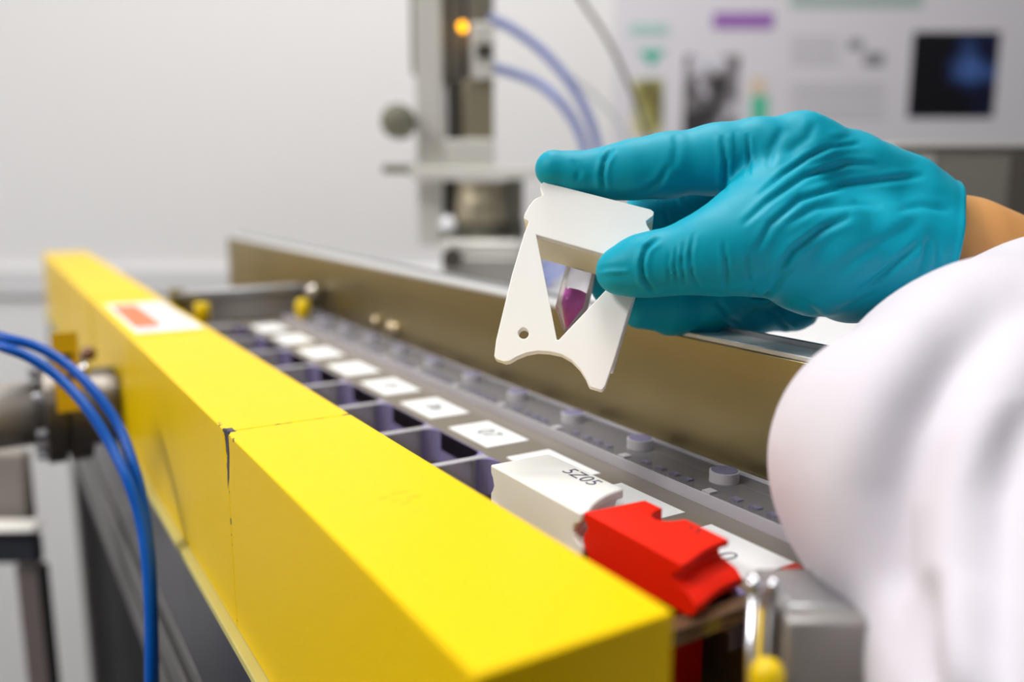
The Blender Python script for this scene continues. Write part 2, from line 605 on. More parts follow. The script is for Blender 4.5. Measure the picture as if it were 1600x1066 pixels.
# raised clear rail with discs
rail = empty('clear_rail', (.229, .45, ZT), 'raised clear acrylic rail with round discs along the steel plate', 'rail')
bm = bmesh.new()
yy = [.09, .2015, .2015, .2105, .2105, .2505, .2505, .2595, .2595, .80]
bx(.2165, .2434, .150,.733, ZT, ZT + .0045, bm)
link('rail_strip', bm, acrylic('rail_acrylic', (170, 166, 168), .22, .1), rail, bevel=.0006)
link('front_edge', bx(.2155, .2163, .150,.733, ZT, ZT + .0046), m_acr_light, rail)
link('back_edge', bx(.2420, .2436, .185,.733, ZT + .0046, ZT + .0056), m_acr_light, rail)
dy_ = .0493
m_viol = acrylic('violet_disc', (158, 152, 186), .30, .1)
for k in range(-1, 11):
    y = .2288 + dy_ * k
    if y > .725: break
    bm = bmesh.new()
    lathe(bm, (.232, y, ZT + .0046), (.232, y, 1), [(0, .0052), (-0.0, .0052), (-.0040 + .0081, .0052)] if False else [(0, .0054), (.0001, .0054)], 28)
    bm.free()
    bm = bmesh.new()
    lathe(bm, (.232, y, ZT + .0040), (.232, y, ZT + .01), [(0, .0056), (.0045, .0056)], 32)
    d = link('disc', bm, acrylic('disc_acrylic', (240, 238, 240), .55, .12), rail, smooth=False)
    bm = bmesh.new()
    lathe(bm, (.232, y, ZT + .0086), (.232, y, ZT + .01), [(0, .0050), (.0002, .0050)], 32)
    link('disc_top', bm, m_viol, d)
    bm = bmesh.new()
    bx(.2165, .2205, y - .0085, y - .0045, ZT + .0005, ZT + .0052, bm)
    link('clip_block', bm, m_acr_light, rail)
    bm = bmesh.new()
    for q in (.006, .013, .021, .030):
        bx(.2195, .2225, y + q, y + q + .004, ZT + .0010, ZT + .0050, bm)
    link('slot_marks', bm, m_viol, rail)

# ------------------------------------------------------------------ stainless wall plate
m_plate = mat('brushed_stainless', (160, 146, 108), rough=.38, metal=1.0, bump=.10, bscale=30, var=.28, vscale=9, stretch=(1, .6, 1.4))
sp = empty('steel_side_plate', (.25, .57, 1.0), 'tall brushed stainless steel plate standing along the tray', 'steel plate')
link('plate', bx(.2440, .2475, .185, 1.03, .98, 1.1380), m_plate, sp, bevel=.0006)
m_flange = mat('pale_flange', (214, 214, 214), rough=.35, metal=.3)
link('top_flange', bx(.2440, .2580, .185, 1.03, 1.1380, 1.1400), m_flange, sp, bevel=.0004)
link('flange_lip', bx(.2575, .2600, .185, 1.03, 1.1385, 1.1420), m_alu, sp)
for (y, z) in ((.592, 1.1005), (.5650, 1.1000), (.557, 1.1000)):
    bm = bmesh.new()
    lathe(bm, (.2440, y, z), (.23, y, z), [(0, .0042), (.002, .0042), (.0038, .0030), (.0042, .0)], 24)
    link('screw', bm, mat('brass_screw', (222, 204, 170), rough=.25, metal=.9), sp, smooth=True)

# pale deck behind the plate
dk = empty('instrument_deck', (.5, .6, 1.1), 'white topped instrument deck behind the steel plate', 'deck')
link('deck_top', bx(.2640, .60, .225, 1.05, 1.080, 1.092), mat('white_laminate', (232, 232, 234), rough=.35), dk, bevel=.001)
link('deck_front', bx(.2640, .60, .225, .240, .70, 1.080), mat('grey_laminate', (150, 150, 150), rough=.5), dk)
for (x, y) in ((.28, .245), (.55, .245), (.28, 1.0), (.55, 1.0)):
    link('leg', bx(x, x + .04, y, y + .04, 0, 1.080), m_beam2, dk)

# ------------------------------------------------------------------ blocks in the slots
m_white_pl = mat('white_printed_plastic', (238, 237, 232), rough=.42, bump=.02, bscale=500)
m_ivory = mat('ivory_plastic', (226, 219, 196), rough=.5, bump=.02, bscale=300)
m_red_pl = mat('red_printed_plastic', (230, 30, 0), rough=.55, bump=.03, bscale=500, spec=.2)


def slot_block(name, outline, levels, m, label, cat):
    """outline: function(near_shift, far_shift) -> [(x, y)]; levels: [(z, near_shift, far_shift)]"""
    bm = bmesh.new()
    rings = []
    for z, a, b in levels:
        rings.append([bm.verts.new((x, y, z)) for x, y in outline(a, b)])
    n = len(rings[0])
    for A, B in zip(rings, rings[1:]):
        for i in range(n):
            j = (i + 1) % n
            bm.faces.new((A[i], A[j], B[j], B[i]))
    bm.faces.new(rings[0]); bm.faces.new(rings[-1][::-1])
    o = link(name, recalc(bm), m, bevel=.0007)
    return o


def white_outline(a, b):
    return [(.1520, .2660 - b), (.1775, .2662 - b), (.1775, .2205 + a), (.1735, .2200 + a), (.1690, .2188 + a), (.1645, .2168 + a), (.1600, .2140 + a), (.1560, .2108 + a), (.1540, .2096 + a), (.1520, .2100 + a)]


lv = [(1.0990, 0, 0), (1.0958, 0, 0), (1.0945, .0030, .0012), (1.0915, .0042, .0022), (1.0895, .0030, .0012), (1.0880, -.0004, 0), (1.0850, -.0008, -.0002), (1.0830, .0010, .0018), (1.0815, .0040, .0025), (1.0690, .0040, .0025), (1.0450, .0040, .0025)]
wb = slot_block('sample_holder', white_outline, lv, m_white_pl, '', '')
tag(wb, 'white plastic sample holder seated in a tray slot with handwriting on top', 'sample holder')
text_mesh('5Z05', .0085, (.1722, .2375, 1.0991), (0, -1, 0), (1, 0, 0), m_ink, 'handwriting', wb, bold=-.0001)


def red_outline(a, b):
    p = [(.1535, .2100 - b), (.1765, .2085 - b)]
    cy, r = .1948, .0052
    p += [(.1765, cy + r)]
    for k in range(1, 8):
        t = math.pi * k / 8
        p.append((.1765 - r * math.sin(t) * 1.5, cy + r * math.cos(t)))
    p += [(.1765, cy - r), (.1765, .1712 + a), (.1735, .1712 + a), (.1690, .1706 + a), (.1645, .1694 + a), (.1600, .1676 + a), (.1560, .1660 + a), (.1535, .1655 + a)]
    return p


lv = [(1.0990, 0, 0), (1.0972, 0, 0), (1.0962, .0022, .001), (1.0945, .0038, .002), (1.0930, .0028, .0012), (1.0917, -.0035, 0), (1.0895, -.0060, -.0002), (1.0872, -.0056, .001), (1.0857, -.0035, .0025), (1.0855, .0085, .0025), (1.0450, .0085, .0025)]
rb = slot_block('sample_holder', red_outline, lv, m_red_pl, '', '')
tag(rb, 'bright red plastic sample holder with a round notch seated in a tray slot', 'sample holder')
bm = bmesh.new()
for (x, y) in ((.1735, .1835), (.1725, .1800), (.1745, .1812)):
    lathe(bm, (x, y, 1.0990), (x, y, 1.11), [(0, .0008), (.00005, .0008)], 12)
link('pin_hole', bm, mat('dark_red', (110, 8, 4), rough=.7), rb)

# ------------------------------------------------------------------ hardware at both ends of the tray
hk = empty('end_bracket', (.18, .80, 1.08), 'blurred grey metal bracket at the far end of the tray', 'bracket')
m_grey = mat('machined_grey', (158, 154, 152), rough=.4, metal=.5)
link('cross_plate', bx(.132, .2400, .736, .746, 1.0852, 1.108), m_grey, hk, bevel=.001)
link('top_bar', bx(.132, .2400, .733, .749, 1.108, 1.1135), m_alu, hk, bevel=.001)
link('side_post', bx(.2330, .2410, .7345, .752, 1.0852, 1.114), mat('dark_metal', (70, 66, 66), rough=.4, metal=.5), hk, bevel=.001)
link('left_post', bx(.129, .139, .7345, .750, 1.0852, 1.1155), mat('olive_metal', (112, 102, 58), rough=.4, metal=.5), hk, bevel=.001)
link('ball_head', ball(bmesh.new(), at(488, 455, .735), .0058), mat('polished_ball', (222, 216, 208), rough=.2, metal=.8), hk, smooth=True)
m_knob = mat('yellow_knob', (236, 200, 0), rough=.35)
kb = bmesh.new(); c = at(473, 487, .725)
lathe(kb, c + Vector((0, 0, .011)), c - Vector((0, 0, 1)), [(0, .001), (.001, .004), (.004, .0058), (.010, .0062), (.015, .0052), (.020, .0028), (.024, .0025)], 24)
link('yellow_grip', kb, m_knob, hk, smooth=True)
kb = bmesh.new(); c = at(316, 489, .695)
lathe(kb, c + Vector((0, 0, .008)), c - Vector((0, 0, 1)), [(0, .005), (.001, .006), (.014, .006), (.017, .003)], 24)
link('yellow_cap', kb, m_knob, hk, smooth=True)

nb = empty('near_bracket', (.17, .12, 1.08), 'shiny ball headed rod and grey metal block below the red sample holder', 'bracket')
m_chrome = mat('chrome', (214, 214, 220), rough=.16, metal=1.0)
c = at(1179, 914, .212)
bm = ball(bmesh.new(), c, .0026)
link('rod_ball', bm, m_chrome, nb, smooth=True)
bm = bmesh.new(); cyl(bm, c - Vector((0, 0, .001)), (c.x, c.y, .99), .0013)
link('rod', bm, m_chrome, nb, smooth=True)
c2 = at(1209, 916, .216)
link('rod_ball', ball(bmesh.new(), c2, .0021), m_chrome, nb, smooth=True)
bm = bmesh.new(); cyl(bm, c2 - Vector((0, 0, .001)), (c2.x, c2.y, .99), .0010)
link('rod', bm, m_beam2, nb, smooth=True)
bm = bmesh.new(); c3 = at(1199, 1052, .205)
lathe(bm, c3 + Vector((0, 0, .0035)), c3 - Vector((0, 0, 1)), [(0, .001), (.0008, .0028), (.003, .0040), (.010, .0042), (.02, .0032), (.05, .0030)], 24)
link('yellow_grip', bm, m_knob, nb, smooth=True)
bm = bmesh.new(); c4 = at(1203, 950, .232)
cyl(bm, c4, (c4.x, c4.y, 1.0), .0035)
link('yellow_post', bm, m_knob, nb, smooth=True)
bm = bmesh.new()
slab(bm, 1225, 962, 1362, 1190, .212, .030)
link('metal_block', bm, m_grey, nb, bevel=.0012)
bm = bmesh.new()
slab(bm, 1232, 946, 1352, 962, .216, .016)
link('block_cap', bm, m_alu, nb, bevel=.0008)

# ------------------------------------------------------------------ vacuum pipe and flange on the left
YP = .665


def at_y(px, py, Y):
    r = ray(px, py)
    return CO + r * ((Y - CO.y) / r.y)


pc = at_y(100, 640, YP)
zc = pc.z
fl = empty('vacuum_pipe', (0, YP, zc), 'steel vacuum pipe with bolted flange and orange tag at the left', 'pipe')
m_pipe = mat('satin_steel', (218, 214, 210), rough=.36, metal=.8)
m_dkst = mat('dark_steel', (120, 114, 108), rough=.35, metal=.9)
xa = at_y(66, 640, YP).x
xb = .0735
bm = bmesh.new(); cyl(bm, (-.40, YP, zc), (xa, YP, zc), .0215, 40)
link('pipe', bm, m_pipe, fl, smooth=True)
bm = bmesh.new(); lathe(bm, (xa, YP, zc), (1, YP, zc), [(0, .022), (.0005, .036), (.012, .036), (.0122, .031), (.0145, .031), (.0147, .036), (.028, .036), (.0285, .027), (xb - xa, .027)], 48)
link('flange', bm, m_dkst, fl, smooth=False, bevel=.0006)
for k in range(8):
    t = 2 * math.pi * (k + .35) / 8
    cy_, cz_ = YP + .0295 * math.cos(t), zc + .0295 * math.sin(t)
    bm = bmesh.new(); lathe(bm, (xa - .006, cy_, cz_), (1, cy_, cz_), [(0, .0040), (.006, .0040)], 6)
    link('bolt', bm, m_chrome, fl)
bm = bmesh.new()
p0, p1 = at_y(80, 532, YP - .042), at_y(132, 642, YP - .042)
bx(p0.x, p1.x, YP - .0385, YP - .0372, p1.z, p0.z + .004, bm)
tgp = link('orange_tag', bm, mat('orange_tag', (255, 205, 20), rough=.45), fl)
bm = bmesh.new(); cx_ = (p0.x + p1.x) / 2
for q in (.010, .016, .024):
    bx(cx_ - .004, cx_ + .004, YP - .0389, YP - .0386, p0.z - q - .003, p0.z - q, bm)
link('black_symbol', bm, m_dark, tgp)
c = at_y(131, 578, YP - .03)
link('cap_nut', ball(bmesh.new(), c, .0045), m_chrome, fl, smooth=True)
c = at_y(138, 553, YP - .025)
link('cap_nut', ball(bmesh.new(), c, .0050), mat('copper_nut', (120, 92, 80), rough=.3, metal=.9), fl, smooth=True)

# black equipment under the bench
ub = empty('under_bench_unit', (.3, .5, .1), 'black equipment cabinet standing under the bench beam', 'cabinet')
link('body', bx(.131, .255, .22, 1.20, 0.06, .885), m_dark, ub, bevel=.003)
link('plinth', bx(.14, .25, .24, 1.18, 0, .06), m_beam2, ub)
# stand at the far left
sd = empty('tubular_stand', at(30, 900, .8).xy.to_3d(), 'grey metal stand with a dark bar at the lower left', 'stand')
bm = bmesh.new(); slab(bm, -160, 705, 40, 822, .80, .015); link('beige_box', bm, mat('beige_panel', (150, 142, 136), rough=.5), sd, bevel=.003)
bm = bmesh.new(); slab(bm, -160, 822, 52, 836, .77, .02); link('white_roller', bm, mat('roller_white', (225, 222, 218), rough=.4), sd, bevel=.004)
bm = bmesh.new(); slab(bm, -160, 836, 58, 884, .78, .012); link('dark_bar', bm, mat('slate_bar', (62, 64, 74), rough=.4, metal=.3), sd, bevel=.003)
a_ = at(22, 884, .79); b_ = at(60, 884, .79)
bm = bmesh.new(); y_ = a_.dot(HY); hbox(bm, a_.dot(HX), b_.dot(HX), y_, y_ + .012, 0, a_.z); link('leg', bm, mat('leg_taupe', (142, 130, 128), rough=.4, metal=.4), sd, bevel=.002)
bm = bmesh.new(); hbox(bm, b_.dot(HX), b_.dot(HX) + .006, y_ - .003, y_ + .006, 0, a_.z); link('leg_edge', bm, m_dark, sd)
bm = bmesh.new(); hbox(bm, -.75, -.72, y_, y_ + .03, 0, a_.z); link('leg', bm, m_beam2, sd)

# ------------------------------------------------------------------ blue air tubes in front
m_blue = mat('blue_polyurethane', (0, 82, 176), rough=.30, spec=.3)
T1 = [(-120, 488, .46), (0, 526, .45), (55, 541, .45), (102, 568, .45), (148, 612, .445), (186, 668, .44), (211, 735, .43), (226, 800, .425), (234, 870, .42), (238, 960, .415), (240, 1090, .41), (241, 1300, .41), (242, 1700, .41)]
T2 = [(-120, 504, .452), (0, 541, .44), (50, 561, .44), (96, 594, .44), (138, 640, .435), (172, 694, .43), (200, 752, .422), (219, 812, .418), (229, 878, .412), (234, 960, .406), (235, 1090, .40), (236, 1300, .40), (236, 1700, .40)]
for T, l in ((T1, 'outer bright blue air tube curving in front of the yellow bricks'), (T2, 'inner blue air tube running just below its twin on the left')):
    bm = bmesh.new(); tube(bm, spline([at(*q) for q in T], 8), .0026, 16)
    tag(link('air_tube', bm, m_blue, smooth=True), l, 'tube', 'blue air tubes')

# ------------------------------------------------------------------ background instrument column
m_lg = mat('light_grey_metal', (218, 216, 210), rough=.4, metal=.35)
m_mg = mat('mid_grey_metal', (150, 147, 142), rough=.4, metal=.5)
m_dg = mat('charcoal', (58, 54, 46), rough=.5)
m_ol = mat('olive_grey', (120, 118, 104), rough=.5, metal=.3)
m_bg = mat('warm_steel', (176, 166, 142), rough=.32, metal=.7)
D = .92
ic = empty('instrument_column', at(700, 420, D), 'blurred grey instrument column with a glowing orange lamp', 'instrument')


def sl(name, r, d, th, m, bevel=.001, parent=None):
    bm = bmesh.new(); slab(bm, *r, d, th)
    return link(name, bm, m, parent or ic, bevel=bevel)


sl('column', (648, -260, 690, 390), D, .05, m_lg)
sl('side_groove', (639, -260, 648, 110), D + .01, .03, m_ol)
sl('slide_rail', (690, -260, 770, 126), D + .005, .05, m_mg)
for x in (694, 706, 722):
    sl('rail_groove', (x, -260, x + 6, 118), D + .002, .004, m_ol if x != 722 else m_dg, 0)
sl('dark_cover', (738, -260, 764, 34), D - .002, .01, m_ol)
sl('carriage', (736, 36, 771, 122), D - .006, .012, m_lg)
sl('square_port', (745, 68, 770, 90), D - .009, .004, m_dg, .0005)
sl('cavity_shade_slab', (698, 126, 728, 222), D + .02, .02, m_dg)  # charcoal slab stands in for the shade inside the cavity
sl('back_panel', (724, 126, 771, 216), D + .012, .03, m_bg)
sl('link_block', (694, 218, 771, 262), D - .004, .05, m_lg)
sl('cross_shelf', (640, 262, 840, 280), D - .02, .09, m_lg)
sl('lever', (597, 257, 648, 271), D - .005, .012, m_ol, .002)
bm = bmesh.new(); c = at(623, 190, D); lathe(bm, c - HY * .01, c + HY * .02, [(0, .016), (.002, .018), (.02, .018)], 32)
link('round_knob', bm, m_ol, ic, smooth=True)
sl('gap_shade_slab', (690, 282, 714, 345), D + .03, .01, m_dg)  # solid dark slab, paints the shade between column and spindle
sl('spindle_plate', (688, 345, 820, 375), D + .03, .01, m_ol)
bm = bmesh.new(); c = at(752, 283, D + .01); c1 = at(752, 347, D + .01); lathe(bm, (c.x, c.y, c.z), (c.x, c.y, 0), [(0, .026), (.018, .027), (.019, .028), (c.z - c1.z, .028)], 40)
link('spindle_housing', bm, m_bg, ic, smooth=False, bevel=.001)
bm = bmesh.new(); c2 = at(752, 380, D + .01); lathe(bm, (c.x, c.y, c1.z), (c.x, c.y, 0), [(0, .022), (c1.z - c2.z, .022)], 40)
link('spindle_neck', bm, m_ol, ic)
sl('side_motor', (790, 262, 818, 345), D + .012, .04, m_ol, .003)
sl('base_block', (690, 376, 812, 412), D - .02, .08, m_lg, .003)
z0 = 1.092
p = at(768, 402, D - .03)
bm = bmesh.new(); hbox(bm, at(694, 405, D).dot(HX), at(850, 405, D).dot(HX), p.dot(HY), p.dot(HY) + .12, z0, p.z)
link('base_plate', bm, m_mg, ic, bevel=.003)
bm = bmesh.new(); c = at(706, 405, D - .05); lathe(bm, c, c + HY, [(0, .010), (.02, .010)], 24)
link('round_port', bm, m_dg, ic)
bm = ball(bmesh.new(), at(700, 350, D - .01), .0085); link('white_button', bm, mat('white_button', (240, 240, 245), rough=.4), ic, smooth=True)
bm = bmesh.new(); c = at(722, 40, D - .012); lathe(bm, c, c + HY, [(0, .0030), (.001, .0042), (.014, .0042)], 20)
link('orange_lamp', bm, mat('orange_glow', (255, 150, 0), emit=(255, 175, 0), estr=3), ic, smooth=True)

m_lb = mat('pale_blue_hose', (158, 172, 236), rough=.35, trans=.3)
BT = [([(764, 28, .93), (800, 45, .94), (845, 78, .95), (885, 122, .96), (915, 172, .97), (934, 230, .98), (940, 300, .98), (925, 360, .95), (890, 410, .92), (852, 442, .87)], 'pale blue hose arching highest from the instrument column'),
      ([(764, 104, .93), (800, 114, .94), (840, 130, .95), (872, 156, .95), (898, 192, .96), (914, 235, .97), (918, 300, .97), (900, 350, .95), (872, 398, .92), (838, 432, .87)], 'pale blue hose forming the lower arch from the instrument column')]
for T, l in BT:
    bm = bmesh.new(); tube(bm, spline([at(*q) for q in T], 8), .0050, 14)
    tag(link('air_hose', bm, m_lb, smooth=True), l, 'hose', 'pale blue hoses')
bm = bmesh.new(); tube(bm, spline([at(*q) for q in [(880, -50, 1.0), (912, 5, 1.0), (945, 55, 1.0), (975, 115, 1.0), (1000, 180, 1.0), (1030, 280, 1.0), (1040, 380, .98), (1048, 430, .95)]], 8), .0026, 10)
tag(link('grey_cable', bm, mat('grey_cable', (96, 92, 88), rough=.5), smooth=True), 'thin grey cable sweeping down in front of the wall poster', 'cable')
bm = bmesh.new(); tube(bm, spline([at(*q) for q in [(860, 95, 1.1), (905, 130, 1.1), (945, 165, 1.1), (975, 210, 1.1), (1000, 300, 1.1), (1010, 385, 1.05)]], 8), .0022, 10)
tag(link('clear_hose', bm, mat('milky_hose', (200, 200, 205), rough=.4), smooth=True), 'thin milky hose between the blue hoses and the poster', 'hose')

# grey cabinet at the right
gc = empty('metal_cabinet', at(1500, 400, .78), 'blurred grey steel cabinet behind the gloved wrist', 'cabinet')
a_ = at(1396, 224, .80); b_ = at(1760, 224, .80); y_ = a_.dot(HY)
xw = lambda px: at(px, 224, .80).dot(HX)
m_cab = mat('cabinet_grey', (150, 146, 138), rough=.45, metal=.2)
link('body', hbox(bmesh.new(), xw(1396), xw(1800), y_, y_ + .35, .25, a_.z - .004), m_cab, gc, bevel=.002)
link('top_sheet', hbox(bmesh.new(), xw(1393), xw(1805), y_ - .004, y_ + .355, a_.z - .004, a_.z), m_lg, gc, bevel=.001)
link('light_panel', hbox(bmesh.new(), xw(1404), xw(1460), y_ - .003, y_, .3, a_.z - .010), m_lg, gc)
link('dark_strip', hbox(bmesh.new(), xw(1580), xw(1640), y_ - .003, y_, .3, a_.z - .010), mat('cabinet_dark', (96, 90, 84), rough=.5), gc)
for x in (1400, 1770):
    link('foot', hbox(bmesh.new(), xw(x), xw(x) + .03, y_ + .02, y_ + .05, 0, .25), m_dg, gc)

# ------------------------------------------------------------------ poster on the wall


def wpt(px, py):
    r = ray(px, py)
    return CO + r * (WD / r.dot(HY))


def wrect(px0, py0, px1, py1, off, th=.001, bm=None):
    a, b = wpt(px0, py0), wpt(px1, py1)
    return hbox(bm or bmesh.new(), a.dot(HX), b.dot(HX), WD - off - th, WD - off, b.z, a.z)


def noise_print(name, c0, c1, c2, scale, pos=(.35, .5, .65)):
    m = bpy.data.materials.new(name)
    m.use_nodes = True
    nt = m.node_tree
    b = nt.nodes['Principled BSDF']
    b.inputs['Roughness'].default_value = .45
    tc = nt.nodes.new('ShaderNodeTexCoord')
    n = nt.nodes.new('ShaderNodeTexNoise'); n.inputs['Scale'].default_value = scale; n.inputs['Detail'].default_value = 3
    rp = nt.nodes.new('ShaderNodeValToRGB')
    e = rp.color_ramp.elements
    e[0].position, e[0].color = pos[0], lin(c0)
    e[1].position, e[1].color = pos[2], lin(c2)
    k = e.new(pos[1]); k.color = lin(c1)
    nt.links.new(tc.outputs['Object'], n.inputs['Vector'])
    nt.links.new(n.outputs['Fac'], rp.inputs[0])
    nt.links.new(rp.outputs[0], b.inputs['Base Color'])
    return m


po = empty('wall_poster', wpt(1250, 120), 'large white printed poster with photographs and purple heading on the wall', 'poster')
po.matrix_world = Matrix.Translation(wpt(1250, 120))
link('sheet', wrect(962, -120, 1620, 330, 0.0005, .001), mat('poster_paper', (226, 223, 230), rough=.5), po)
link('purple_heading', wrect(1114, 20, 1208, 45, .0015), mat('purple_print', (158, 110, 184), rough=.5), po)
link('green_title', wrect(1235, -8, 1440, 12, .0015), mat('grey_green_print', (170, 190, 186), rough=.5), po)
link('teal_caption', wrect(984, 38, 1044, 56, .0015), mat('pale_teal_print', (176, 208, 204), rough=.5), po)
bm = bmesh.new()
v = [wpt(996, 78), wpt(1040, 78), wpt(1018, 104)]
f = [bm.verts.new(p - HY * .0016) for p in v]; g = [bm.verts.new(p - HY * .0026) for p in v]
bm.faces.new(f); bm.faces.new(g[::-1])
for i in range(3): bm.faces.new((f[i], f[(i + 1) % 3], g[(i + 1) % 3], g[i]))
link('teal_arrow', recalc(bm), mat('teal_print', (70, 186, 160), rough=.5), po)
link('yellow_photo', wrect(990, 124, 1034, 212, .0015), noise_print('yellow_green_picture', (80, 62, 40), (150, 146, 84), (214, 208, 150), 18), po)
link('grey_photo', wrect(1070, 86, 1150, 230, .0015), noise_print('grey_picture', (60, 56, 58), (140, 136, 142), (224, 222, 232), 16, (.42, .52, .6)), po)
link('green_figure', wrect(1174, 150, 1198, 190, .0015), mat('green_print', (90, 200, 165), rough=.5), po)
link('peach_figure', wrect(1172, 122, 1196, 148, .0015), mat('peach_print', (226, 206, 186), rough=.5), po)
link('blue_photo', wrect(1427, 50, 1550, 184, .0015), noise_print('dark_blue_picture', (8, 8, 16), (16, 24, 60), (90, 130, 210), 9, (.42, .52, .72)), po)
bm = bmesh.new()
for py in (60, 72, 84, 96, 132, 144, 156, 170, 182):
    wrect(1235, py, 1310 if py < 100 else 1380, py + 3, .0015, .0008, bm)
link('text_lines', bm, mat('text_grey', (178, 176, 186), rough=.6), po)
bm = bmesh.new()
wrect(1325, 62, 1348, 78, .0015, .0008, bm); wrect(1350, 82, 1380, 104, .0015, .0008, bm)
link('small_drawing', bm, mat('drawing_grey', (150, 148, 156), rough=.6), po)

# ------------------------------------------------------------------ held sample holder
cN = (RT * .10 - UP * .33 + FW * .94).normalized()
aN = (RT * .97 - UP * .24 - FW * .187).normalized()
aN = (aN - cN * aN.dot(cN)).normalized()
bN = cN.cross(aN).normalized()
if bN.dot(UP) > 0: bN = -bN
PO = at(895, 450, .318)


def pl(px, py, off=0.0):
    """point on the holder's front plane (pushed back by off) seen at px, py -> (a, b) in metres"""
    r = ray(px, py)
    t = (PO + cN * off - CO).dot(cN) / r.dot(cN)
    p = CO + r * t - PO
    return (p.dot(aN), p.dot(bN))


def L2W(a, b, c=0.0):
    return PO + aN * a + bN * b + cN * c


outl = [(849, 284), (1017, 327), (1022, 331), (1021, 338), (1010, 346), (1011, 351), (1018, 363), (990, 462), (962, 556), (946, 603), (942, 609), (937, 609), (921, 604),
        (915, 590), (906, 576), (893, 563), (877, 554), (858, 550), (840, 549), (823, 552), (808, 558), (796, 565), (790, 566), (775, 561), (772, 557), (775, 532), (800, 428), (819, 365), (825, 349), (826, 346), (818, 341), (820, 333), (827, 321), (835, 311), (848, 305), (844, 295), (845, 288)]
wind = [(838, 367), (958, 401), (958, 441), (873, 531), (870, 531)]
hole = [(818 + 8.2 * math.cos(2 * math.pi * k / 20), 521 + 8.4 * math.sin(2 * math.pi * k / 20)) for k in range(20)]


def plate_mesh(loops, c0, c1):
    bm = bmesh.new()
    ed = []
    for lp in loops:
        vs = [bm.verts.new(L2W(a, b, c0)) for a, b in lp]
        for i in range(len(vs)):
            ed.append(bm.edges.new((vs[i], vs[(i + 1) % len(vs)])))
    r = bmesh.ops.triangle_fill(bm, use_beauty=True, use_dissolve=False, edges=ed)
    fs = [g for g in r['geom'] if isinstance(g, bmesh.types.BMFace)]
    ex = bmesh.ops.extrude_face_region(bm, geom=fs)
    bmesh.ops.translate(bm, vec=cN * (c1 - c0), verts=[g for g in ex['geom'] if isinstance(g, bmesh.types.BMVert)])
    return recalc(bm)


O2 = [pl(*q) for q in outl]
W2 = [pl(*q) for q in wind]
H2 = [pl(*q) for q in hole]
sh = empty('sample_holder', PO, 'white plastic sample holder with V window held up between gloved finger and thumb', 'sample holder')
for o_ in (wb, rb):
    o_['group'] = 'sample holders in the tray'
m_wh = mat('white_machined_plastic', (250, 249, 246), rough=.38)
o = link('face_plate', plate_mesh([O2, W2, H2], 0, .0034), m_wh, sh, bevel=.0005)
# thick top bar with notched ends
tb = [O2[i] for i in range(0, 7)]
wl, wr = W2[0], W2[1]
sl_ = (wr[1] - wl[1]) / (wr[0] - wl[0])
xr_, xl_ = pl(1008, 400)[0], pl(812, 372)[0]
bar = tb + [(xr_, wl[1] + sl_ * (xr_ - wl[0])), (xl_, wl[1] + sl_ * (xl_ - wl[0]))] + O2[28:]
link('top_bar', plate_mesh([bar], .0034, .0215), mat('bounce_tinted_plastic', (242, 234, 206), rough=.45), sh, bevel=.0005)  # cream tint paints in light bounced from the yellow bricks
# side cheeks
def inset(p, q, w):
    d = Vector((q[0] - p[0], q[1] - p[1])); n = Vector((-d.y, d.x)).normalized() * w
    return [p, q, (q[0] + n.x, q[1] + n.y), (p[0] + n.x, p[1] + n.y)]
link('side_cheek', plate_mesh([inset(pl(1012, 384), pl(958.5, 566), .0035)], .0050, .0150), m_wh, sh, bevel=.0006)
link('side_cheek', plate_mesh([inset(pl(782, 500), pl(810, 392), .0035)], .0050, .0150), m_wh, sh, bevel=.0006)
link('side_rib', plate_mesh([inset(pl(1010, 388), pl(959.5, 560), .0030)], .0034, .0051), mat('translucent_grey_plastic', (168, 172, 176), rough=.35), sh)

# vial
ax = -bN
TOP = L2W(*pl(916, 392, .0265), .0265)
tip = L2W(*pl(883, 521, .0265), .0265)
vd = (tip - TOP).normalized()
VL = (tip - TOP).length
vial = empty('sample_vial', tip, 'small clear vial half full of magenta liquid held in the white holder', 'vial')
R_ = .0063
bm = bmesh.new()
n = 40
def ring(t, r):
    u, v = frame_of(vd)
    return [bm.verts.new(TOP + vd * t + (u * math.cos(2 * math.pi * i / n) + v * math.sin(2 * math.pi * i / n)) * r) for i in range(n)]
prof_o = [(-.004, R_), (VL - .0095, R_), (VL - .0015, .0012), (VL, .0005)]
prof_i = [(VL - .0020, .0004), (VL - .0105, R_ - .0004), (-.004, R_ - .0004)]
rg = [ring(t, r) for t, r in prof_o + prof_i]
for A, B in zip(rg, rg[1:] + rg[:1]):
    for i in range(n):
        j = (i + 1) % n
        bm.faces.new((A[i], A[j], B[j], B[i]))
link('vial_wall', recalc(bm), acrylic('clear_vial', (240, 238, 236), .02, .03, (.97, .96, .97, 1)), vial, smooth=True)
bm = bmesh.new()
lq = L2W(*pl(897, 460, .0265), .0265)
tl = (lq - TOP).dot(vd)
lathe(bm, TOP + vd * tl, tip, [(0, R_ - .00042), (VL - .0106 - tl, R_ - .00042), (VL - .0024 - tl, .0005)], n)
link('magenta_liquid', recalc(bm), acrylic('magenta_liquid', (255, 108, 235), .72, .15, (.95, .30, .85, 1)), vial, smooth=True)
link('vial_cap', lathe(bmesh.new(), TOP - vd * .012, TOP, [(0, .0066), (.010, .0066)], 32), mat('cap_white', (236, 236, 236), rough=.4), vial, bevel=.0005)

# ------------------------------------------------------------------ gloved hand, arm and coat sleeve
def P3(px, py, d):
    """millimetre coordinates in the viewing frame (right, down, ahead)"""
    return np.array([(px - 800) / F_PX * d * 1000, (py - 533) / F_PX * d * 1000, d * 1000], dtype=np.float32)


